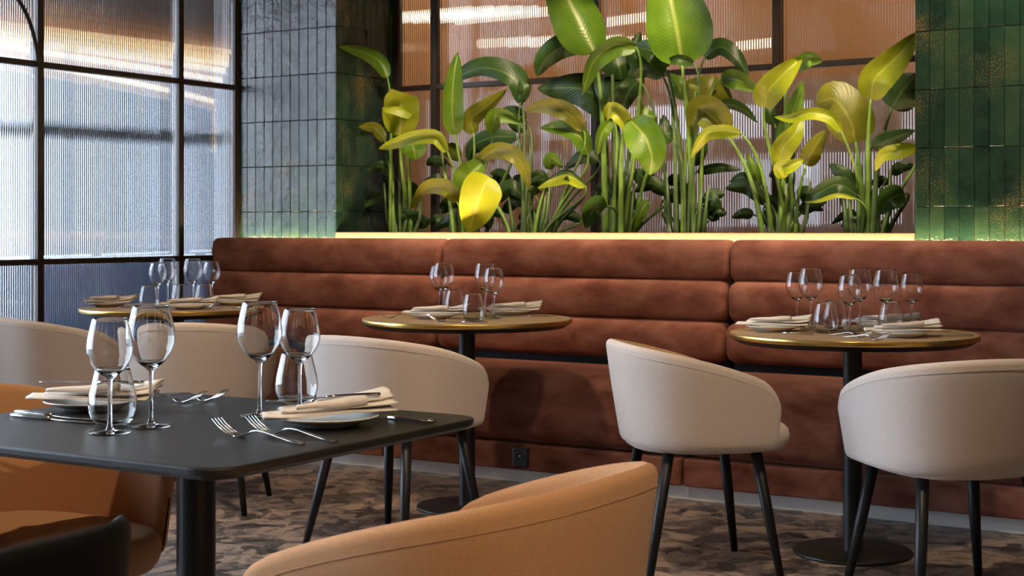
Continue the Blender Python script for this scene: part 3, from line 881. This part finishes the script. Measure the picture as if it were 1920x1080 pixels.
setting(205, 6.72, R_(20), 2, 'white plate at the left edge of the left round table', 'folded napkin at the left edge of the left round table')
setting(355, 6.50, R_(32), 0, 'white plate at the front of the left round table', 'folded napkin at the front of the left round table')
setting(437, 6.85, R_(35), 1, 'white plate at the right edge of the left round table near the bench', 'folded napkin at the right edge of the left round table')

# ------------------------------------------------------------------ cutlery
def ribbon(name, prof, m, parent, th=0.0016, y0=0.0):
    # prof: (x, z, halfwidth); flat bar with rounded look
    vs = []
    for x, z, hw in prof:
        vs += [(x, y0 - hw, z), (x, y0 - hw * 0.6, z + th * 0.5), (x, y0 + hw * 0.6, z + th * 0.5), (x, y0 + hw, z), (x, y0 + hw * 0.6, z - th * 0.5), (x, y0 - hw * 0.6, z - th * 0.5)]
    fs = grid_faces(len(prof), 6, True, True); fs.append(tuple(range(6))); fs.append(tuple(range((len(prof) - 1) * 6, len(prof) * 6))[::-1])
    return meshobj(name, vs, fs, m, parent)
def fork_proto():                                   # tines at -x, handle end at +x
    r = thing('fork', 'x', 'fork')
    ribbon('handle', [(-0.028, 0.0075, 0.0035), (-0.018, 0.0125, 0.0028), (-0.005, 0.0145, 0.0027), (0.015, 0.0130, 0.0030), (0.04, 0.0085, 0.0040), (0.07, 0.0040, 0.0055), (0.092, 0.0018, 0.0065), (0.10, 0.0015, 0.0050)], M['steel'], r, 0.0026)
    hd = ribbon('head', [(-0.058, 0.0025, 0.0115), (-0.050, 0.0022, 0.0118), (-0.040, 0.0035, 0.0100), (-0.032, 0.0060, 0.0060), (-0.027, 0.0078, 0.0036)], M['steel'], r, 0.0020)
    for k in range(4):
        y = -0.0105 + 0.0070 * k
        ribbon('tine', [(-0.056, 0.0026, 0.0014), (-0.072, 0.0075, 0.0012), (-0.088, 0.0160, 0.0011), (-0.104, 0.0280, 0.0007)], M['steel'], hd, 0.0018, y * 1.05)
    return r
def knife_proto():                                  # blade at -x
    r = thing('knife', 'x', 'knife')
    ribbon('handle', [(0.0, 0.003, 0.0050), (0.02, 0.0038, 0.0058), (0.06, 0.0040, 0.0075), (0.095, 0.0040, 0.0085), (0.103, 0.0038, 0.0060)], M['steel'], r, 0.0060)
    ribbon('blade', [(-0.112, 0.0018, 0.0010), (-0.105, 0.0018, 0.0060), (-0.08, 0.0020, 0.0088), (-0.03, 0.0024, 0.0086), (-0.005, 0.0028, 0.0055), (0.002, 0.003, 0.0048)], M['steel'], r, 0.0015)
    return r
def fork(loc, rz, lab): place('fork', fork_proto, loc, rz, lab, 'forks')
def knife(loc, rz, lab): place('knife', knife_proto, loc, rz, lab, 'knives')
zc = TZ + 0.0005
mid = (cd(400, 2.52) + cd(560, 2.405)) / 2
fork((-1.655, 1.905, zc), R_(-4), 'fork nearest the table edge, tines raised, on the black table')
fork((-1.625, 1.955, zc), R_(-5), 'fork beside the right plate on the black table, behind the nearer fork')
knife((-1.625, 2.232, zc), R_(-2), 'knife with handle showing past the right napkin on the black table')
knife((P1.x + 0.0, P1.y + 0.0, 0.7975), R_(58), 'butter knife lying on the right napkin of the black table')
knife((P2.x - 0.0, P2.y + 0.0, 0.8005), R_(24), 'butter knife lying on the left napkin of the black table')
fork((-2.185, 2.215, zc), R_(188), 'fork behind the left plate on the black table')
fork((-2.165, 2.262, zc), R_(185), 'fork at the far edge of the black table')
knife((-2.15, 1.895, zc), R_(182), 'knife before the left plate, nearer the front edge of the black table')
knife((-2.185, 1.93, zc), R_(180), 'knife before the left plate, nearer the plate on the black table')
for px, d, rz, kind, lab in (
    (1468, 4.985, 5, 'k', 'knife at the front left of the right round table'),
    (1592, 4.84, 150, 'f', 'fork left of the front plate on the right round table'),
    (1622, 4.735, 152, 'f', 'second fork left of the front plate on the right round table'),
    (1764, 4.88, 20, 'k', 'knife right of the front plate on the right round table'),
    (1730, 5.05, 40, 'f', 'fork near the right small wine glass on the right round table'),
    (850, 5.61, 15, 'f', 'fork right of the left plate on the middle round table'),
    (866, 5.57, 8, 'k', 'knife at the front edge of the middle round table'),
    (752, 5.86, 60, 'f', 'fork at the left edge of the middle round table'),
    (992, 5.93, 30, 'k', 'knife right of the rear plate on the middle round table'),
    (262, 6.62, 20, 'k', 'knife beside the left plate on the left round table'),
    (425, 6.44, 30, 'f', 'fork right of the front plate on the left round table'),
    (446, 6.545, 24, 'k', 'knife right of the front plate on the left round table')):
    (knife if kind == 'k' else fork)(cd(px, d, zc), R_(rz), lab)

# ------------------------------------------------------------------ bird of paradise plants
#   base x, label, [leaf: colour, depth offset, half widths (left, right in picture px), tilt, path base -> tip]
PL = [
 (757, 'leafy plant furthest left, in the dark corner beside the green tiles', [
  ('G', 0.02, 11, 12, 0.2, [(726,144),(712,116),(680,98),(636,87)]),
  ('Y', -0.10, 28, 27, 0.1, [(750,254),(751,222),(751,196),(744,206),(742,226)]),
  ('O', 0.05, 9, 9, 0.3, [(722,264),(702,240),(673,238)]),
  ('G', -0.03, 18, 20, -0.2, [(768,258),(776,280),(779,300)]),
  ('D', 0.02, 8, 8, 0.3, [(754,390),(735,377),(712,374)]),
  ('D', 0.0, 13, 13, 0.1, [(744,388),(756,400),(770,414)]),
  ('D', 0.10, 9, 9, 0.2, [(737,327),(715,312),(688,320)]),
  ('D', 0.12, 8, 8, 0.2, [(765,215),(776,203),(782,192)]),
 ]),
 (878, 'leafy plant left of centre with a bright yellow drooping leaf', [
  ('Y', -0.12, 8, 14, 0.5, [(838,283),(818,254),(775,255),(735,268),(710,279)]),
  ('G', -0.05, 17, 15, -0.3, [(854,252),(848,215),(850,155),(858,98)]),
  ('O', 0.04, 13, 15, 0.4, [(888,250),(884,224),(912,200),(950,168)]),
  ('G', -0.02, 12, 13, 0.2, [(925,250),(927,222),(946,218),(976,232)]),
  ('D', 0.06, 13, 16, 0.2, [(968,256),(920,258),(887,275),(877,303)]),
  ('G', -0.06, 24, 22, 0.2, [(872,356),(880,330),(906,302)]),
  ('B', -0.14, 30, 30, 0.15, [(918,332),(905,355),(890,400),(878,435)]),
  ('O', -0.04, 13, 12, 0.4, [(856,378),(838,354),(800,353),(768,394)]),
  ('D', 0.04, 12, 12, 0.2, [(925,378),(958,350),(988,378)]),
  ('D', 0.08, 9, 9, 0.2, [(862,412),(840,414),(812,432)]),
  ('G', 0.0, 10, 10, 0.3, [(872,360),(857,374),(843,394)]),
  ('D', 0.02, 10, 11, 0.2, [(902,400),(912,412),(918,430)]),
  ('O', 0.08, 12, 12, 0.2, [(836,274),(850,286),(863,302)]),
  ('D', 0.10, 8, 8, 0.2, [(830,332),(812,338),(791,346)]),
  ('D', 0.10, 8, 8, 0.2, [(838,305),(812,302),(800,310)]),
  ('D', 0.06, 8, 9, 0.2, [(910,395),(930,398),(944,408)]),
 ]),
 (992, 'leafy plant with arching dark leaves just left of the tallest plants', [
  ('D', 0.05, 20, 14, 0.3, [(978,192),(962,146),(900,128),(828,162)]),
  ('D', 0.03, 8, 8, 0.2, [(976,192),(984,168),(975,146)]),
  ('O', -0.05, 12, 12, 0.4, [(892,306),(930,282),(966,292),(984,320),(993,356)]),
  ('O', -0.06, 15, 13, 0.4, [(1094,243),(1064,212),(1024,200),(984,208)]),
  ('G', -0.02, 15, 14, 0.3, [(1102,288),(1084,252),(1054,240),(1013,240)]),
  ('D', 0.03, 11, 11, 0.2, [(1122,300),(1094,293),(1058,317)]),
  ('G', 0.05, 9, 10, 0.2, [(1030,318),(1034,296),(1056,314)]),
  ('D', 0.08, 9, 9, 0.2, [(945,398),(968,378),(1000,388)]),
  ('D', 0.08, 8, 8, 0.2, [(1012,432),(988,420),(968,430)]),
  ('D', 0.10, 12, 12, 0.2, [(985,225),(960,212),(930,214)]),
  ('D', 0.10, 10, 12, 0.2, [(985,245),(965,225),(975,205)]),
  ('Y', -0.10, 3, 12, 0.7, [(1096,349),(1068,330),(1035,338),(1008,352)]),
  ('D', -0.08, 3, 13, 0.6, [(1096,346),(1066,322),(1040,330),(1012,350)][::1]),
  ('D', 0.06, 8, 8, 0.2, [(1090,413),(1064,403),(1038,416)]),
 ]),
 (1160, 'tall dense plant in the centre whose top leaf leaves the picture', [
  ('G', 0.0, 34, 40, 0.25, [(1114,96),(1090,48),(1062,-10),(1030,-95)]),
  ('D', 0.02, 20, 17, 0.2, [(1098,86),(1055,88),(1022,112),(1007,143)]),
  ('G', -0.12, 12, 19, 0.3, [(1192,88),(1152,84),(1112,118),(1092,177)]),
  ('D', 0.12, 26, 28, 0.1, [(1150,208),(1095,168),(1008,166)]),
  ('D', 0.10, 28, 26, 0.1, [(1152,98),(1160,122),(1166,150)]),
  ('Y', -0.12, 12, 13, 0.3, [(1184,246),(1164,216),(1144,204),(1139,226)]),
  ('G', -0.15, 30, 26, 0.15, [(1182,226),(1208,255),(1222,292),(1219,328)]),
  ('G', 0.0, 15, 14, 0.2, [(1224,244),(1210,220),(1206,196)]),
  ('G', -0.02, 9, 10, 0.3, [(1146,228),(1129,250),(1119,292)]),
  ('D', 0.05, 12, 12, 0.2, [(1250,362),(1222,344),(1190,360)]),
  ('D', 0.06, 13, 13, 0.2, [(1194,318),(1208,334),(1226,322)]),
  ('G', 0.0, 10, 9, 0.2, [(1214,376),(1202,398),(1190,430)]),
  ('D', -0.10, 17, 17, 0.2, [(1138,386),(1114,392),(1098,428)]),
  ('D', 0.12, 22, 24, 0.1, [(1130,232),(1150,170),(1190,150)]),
  ('D', 0.10, 14, 14, 0.1, [(1204,130),(1190,100),(1200,60)]),
 ]),
 (1288, 'tall plant right of centre with a huge upright green leaf', [
  ('G', -0.08, 52, 44, 0.15, [(1279,118),(1270,62),(1258,0),(1246,-75)]),
  ('D', -0.10, 8, 8, 0.4, [(1300,119),(1272,112),(1244,118)]),
  ('D', 0.0, 12, 14, 0.3, [(1322,108),(1350,88),(1380,108),(1404,145)]),
  ('D', -0.02, 20, 17, 0.2, [(1248,128),(1226,98),(1188,87)]),
  ('D', 0.03, 17, 16, 0.2, [(1242,142),(1210,122),(1178,150)]),
  ('D', 0.04, 15, 15, 0.2, [(1196,152),(1177,175),(1164,216)]),
  ('O', 0.02, 40, 40, 0.1, [(1314,204),(1328,172),(1338,142)]),
  ('G', -0.02, 15, 14, 0.3, [(1352,146),(1384,150),(1420,170)]),
  ('G', 0.05, 12, 12, 0.3, [(1284,186),(1270,158),(1256,138)]),
  ('D', 0.05, 7, 9, 0.4, [(1340,214),(1364,196),(1394,206),(1420,230)]),
  ('D', 0.06, 8, 7, 0.3, [(1308,322),(1348,314),(1390,318)]),
  ('D', 0.05, 12, 12, 0.2, [(1325,394),(1336,368),(1360,362)]),
  ('D', 0.08, 10, 10, 0.2, [(1330,412),(1345,398),(1362,402)]),
  ('D', 0.0, 13, 12, 0.2, [(1262,262),(1248,250),(1244,215)]),
  ('D', 0.08, 12, 12, 0.2, [(1300,310),(1312,275),(1300,250)]),
 ]),
 (1470, 'leafy plant with a twisted yellow green leaf below the right mullion', [
  ('O', -0.02, 26, 22, 0.3, [(1364,250),(1334,218),(1312,208),(1292,246)]),
  ('Y', -0.14, 9, 12, 0.5, [(1388,250),(1362,245),(1330,248),(1312,266),(1295,297)]),
  ('Y', -0.10, 22, 20, 0.2, [(1433,202),(1440,172),(1468,140),(1504,106)]),
  ('G', -0.04, 12, 12, 0.3, [(1486,130),(1514,112),(1542,114)]),
  ('G', 0.02, 15, 14, 0.2, [(1470,300),(1474,250),(1490,200),(1505,152)]),
  ('Y', -0.06, 17, 16, 0.2, [(1461,307),(1468,278),(1489,252),(1504,222)]),
  ('O', 0.0, 15, 15, 0.3, [(1512,310),(1524,282),(1548,244)]),
  ('Y', -0.12, 12, 11, 0.4, [(1470,334),(1464,316),(1484,310),(1508,298)]),
  ('G', 0.02, 9, 9, 0.2, [(1426,348),(1412,316),(1402,288)]),
  ('D', 0.02, 13, 14, 0.2, [(1442,380),(1404,350),(1360,353)]),
  ('D', 0.06, 9, 9, 0.2, [(1412,347),(1394,333),(1368,341)]),
  ('D', 0.08, 8, 9, 0.2, [(1412,402),(1394,400),(1372,408)]),
  ('D', 0.06, 10, 10, 0.2, [(1500,398),(1522,384),(1546,382)]),
  ('D', 0.10, 10, 10, 0.2, [(1452,232),(1444,214),(1452,200)]),
  ('D', 0.08, 12, 12, 0.2, [(1484,302),(1466,262),(1460,232)]),
 ]),
 (1628, 'leafy plant furthest right beside the right tiled pier', [
  ('O', 0.03, 36, 34, 0.15, [(1604,266),(1594,226),(1564,186),(1530,194)]),
  ('Y', -0.14, 9, 10, 0.5, [(1577,246),(1556,220),(1520,212),(1484,222),(1452,219)]),
  ('Y', -0.06, 27, 22, 0.2, [(1633,186),(1640,148),(1676,112),(1722,60)]),
  ('D', 0.03, 28, 26, 0.15, [(1672,202),(1692,170),(1720,138)]),
  ('D', 0.0, 12, 13, 0.2, [(1637,276),(1668,262),(1716,244)]),
  ('Y', -0.10, 12, 11, 0.4, [(1718,277),(1686,284),(1656,292),(1641,321)]),
  ('D', 0.02, 9, 9, 0.2, [(1672,326),(1690,313),(1716,312)]),
  ('D', -0.05, 18, 18, 0.2, [(1696,363),(1668,374),(1650,402)]),
  ('D', 0.02, 12, 12, 0.2, [(1604,352),(1580,326),(1555,308)]),
  ('D', -0.06, 13, 12, 0.3, [(1608,366),(1572,346),(1532,364),(1508,380)]),
  ('Y', -0.09, 3, 4, 0.3, [(1604,372),(1570,366),(1536,376),(1508,379)]),
 ]),
]
def wprof(t):
    return 1.2 * (max(t, 0) ** 0.42) * (max(1 - t, 0) ** 0.72) / 0.447
rnd = random.Random(11)
def leafpt(px, py, N):
    p = onN(px, py, min(NB - 0.05, N))
    if p.x < UN0 + 0.03:
        v = p - CAM; p = CAM + v * ((UN0 + 0.03) / v.x)
    return p
def leaf_mesh(parent, cls, off, wl, wr, tilt, path, N0, origin):
    pts3 = []
    m = len(path) - 1
    for i, (px, py) in enumerate(path):
        fwd = -0.05 * math.sin(PI * i / m) * (1 if off < 0 else 0.4)
        pts3.append(leafpt(px, py, N0 + off + fwd))
    d = (pts3[0] - CAM).dot(FWD); s = d / F
    n, h = 18, 4
    vs, uvs = [], []
    sg = rnd.choice((-1, 1)); fold = rnd.uniform(0.35, 0.85); ph = rnd.uniform(0, 6); am = rnd.uniform(0.004, 0.009)
    for i in range(n + 1):
        t = i / n; p = catmull(pts3, t)
        q = catmull(pts3, min(1, t + 0.03)) - catmull(pts3, max(0, t - 0.03))
        view = (p - CAM).normalized()
        side = q.cross(view)
        side = side.normalized() if side.length > 1e-6 else Vector((1, 0, 0))
        k = wprof(0.015 + 0.98 * t)
        for j in range(-h, h + 1):
            f = j / h
            wid = (wr if f > 0 else wl) * s * k
            ripple = am * math.sin(t * 13 + (2 if f > 0 else 0) + ph) * abs(f) ** 2 * k * min(1.0, (wl + wr) / 30)
            dep = sg * tilt * f * wid * 0.9 + fold * abs(f) ** 1.5 * wid * (1 if off < 0 else -0.6) + ripple
            v = p + side * (f * wid) - view * dep
            if v.y > NB - 0.018: v.y = NB - 0.018
            if v.x < UN0 + 0.012 and v.y > NP: v.x = UN0 + 0.012
            vs.append(v - origin); uvs.append((f, t))
    return meshobj('leaf', vs, grid_faces(n + 1, 2 * h + 1), LEAF[cls], parent, True, uvs)
for bx, lab, leaves in PL:
    N0 = 6.43
    base = onN(bx, 460, N0); base.z = 1.031
    r = thing('bird_of_paradise_plant', lab, 'plant', base, 0, 'plants in the niche behind the bench')
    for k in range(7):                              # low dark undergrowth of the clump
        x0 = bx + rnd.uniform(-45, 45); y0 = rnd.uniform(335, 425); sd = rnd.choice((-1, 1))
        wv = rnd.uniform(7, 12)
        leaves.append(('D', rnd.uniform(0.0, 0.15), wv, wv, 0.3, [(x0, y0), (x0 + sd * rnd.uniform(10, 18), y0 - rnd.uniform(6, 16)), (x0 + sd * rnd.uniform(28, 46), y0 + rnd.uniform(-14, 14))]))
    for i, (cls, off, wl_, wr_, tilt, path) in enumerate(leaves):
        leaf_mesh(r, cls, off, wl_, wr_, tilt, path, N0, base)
        b0 = leafpt(path[0][0], path[0][1], N0 + off)
        nx = leafpt(path[1][0], path[1][1], N0 + off)
        dirn = (nx - b0).normalized()
        dx = b0.x - base.x
        st = base + Vector((max(-0.10, min(0.10, dx * 0.30)) + rnd.uniform(-0.02, 0.02), rnd.uniform(-0.05, 0.05), 0))
        h = b0.z - st.z
        c1 = st + Vector((dx * 0.10, 0, h * 0.55))
        c2 = b0 - dirn * min(0.09, 0.35 * max(h, 0.05)) - Vector((dx * 0.04, 0, 0.10 * max(h, 0.0)))
        P = [bez([st, c1, c2, b0], k / 16) - base for k in range(17)]
        big_ = 0.008 + 0.010 * min(1, (wl_ + wr_) / 70)
        rad = [big_ * (1 - 0.62 * k / 16) for k in range(17)]
        tube('stem', P, rad, M['stem'] if cls in 'YGO' else M['stemdark'], r, 8)
    # extra bare stalks at the foot of each clump
    for k in range(4):
        x = rnd.uniform(-0.09, 0.09)
        tube('stalk', [Vector((x, rnd.uniform(-0.06, 0.06), 0)), Vector((x * 1.25, 0, 0.12)), Vector((x * 1.5, 0, 0.22 + rnd.uniform(0, 0.14)))], [0.013, 0.011, 0.004], M['stemdark'], r, 8)
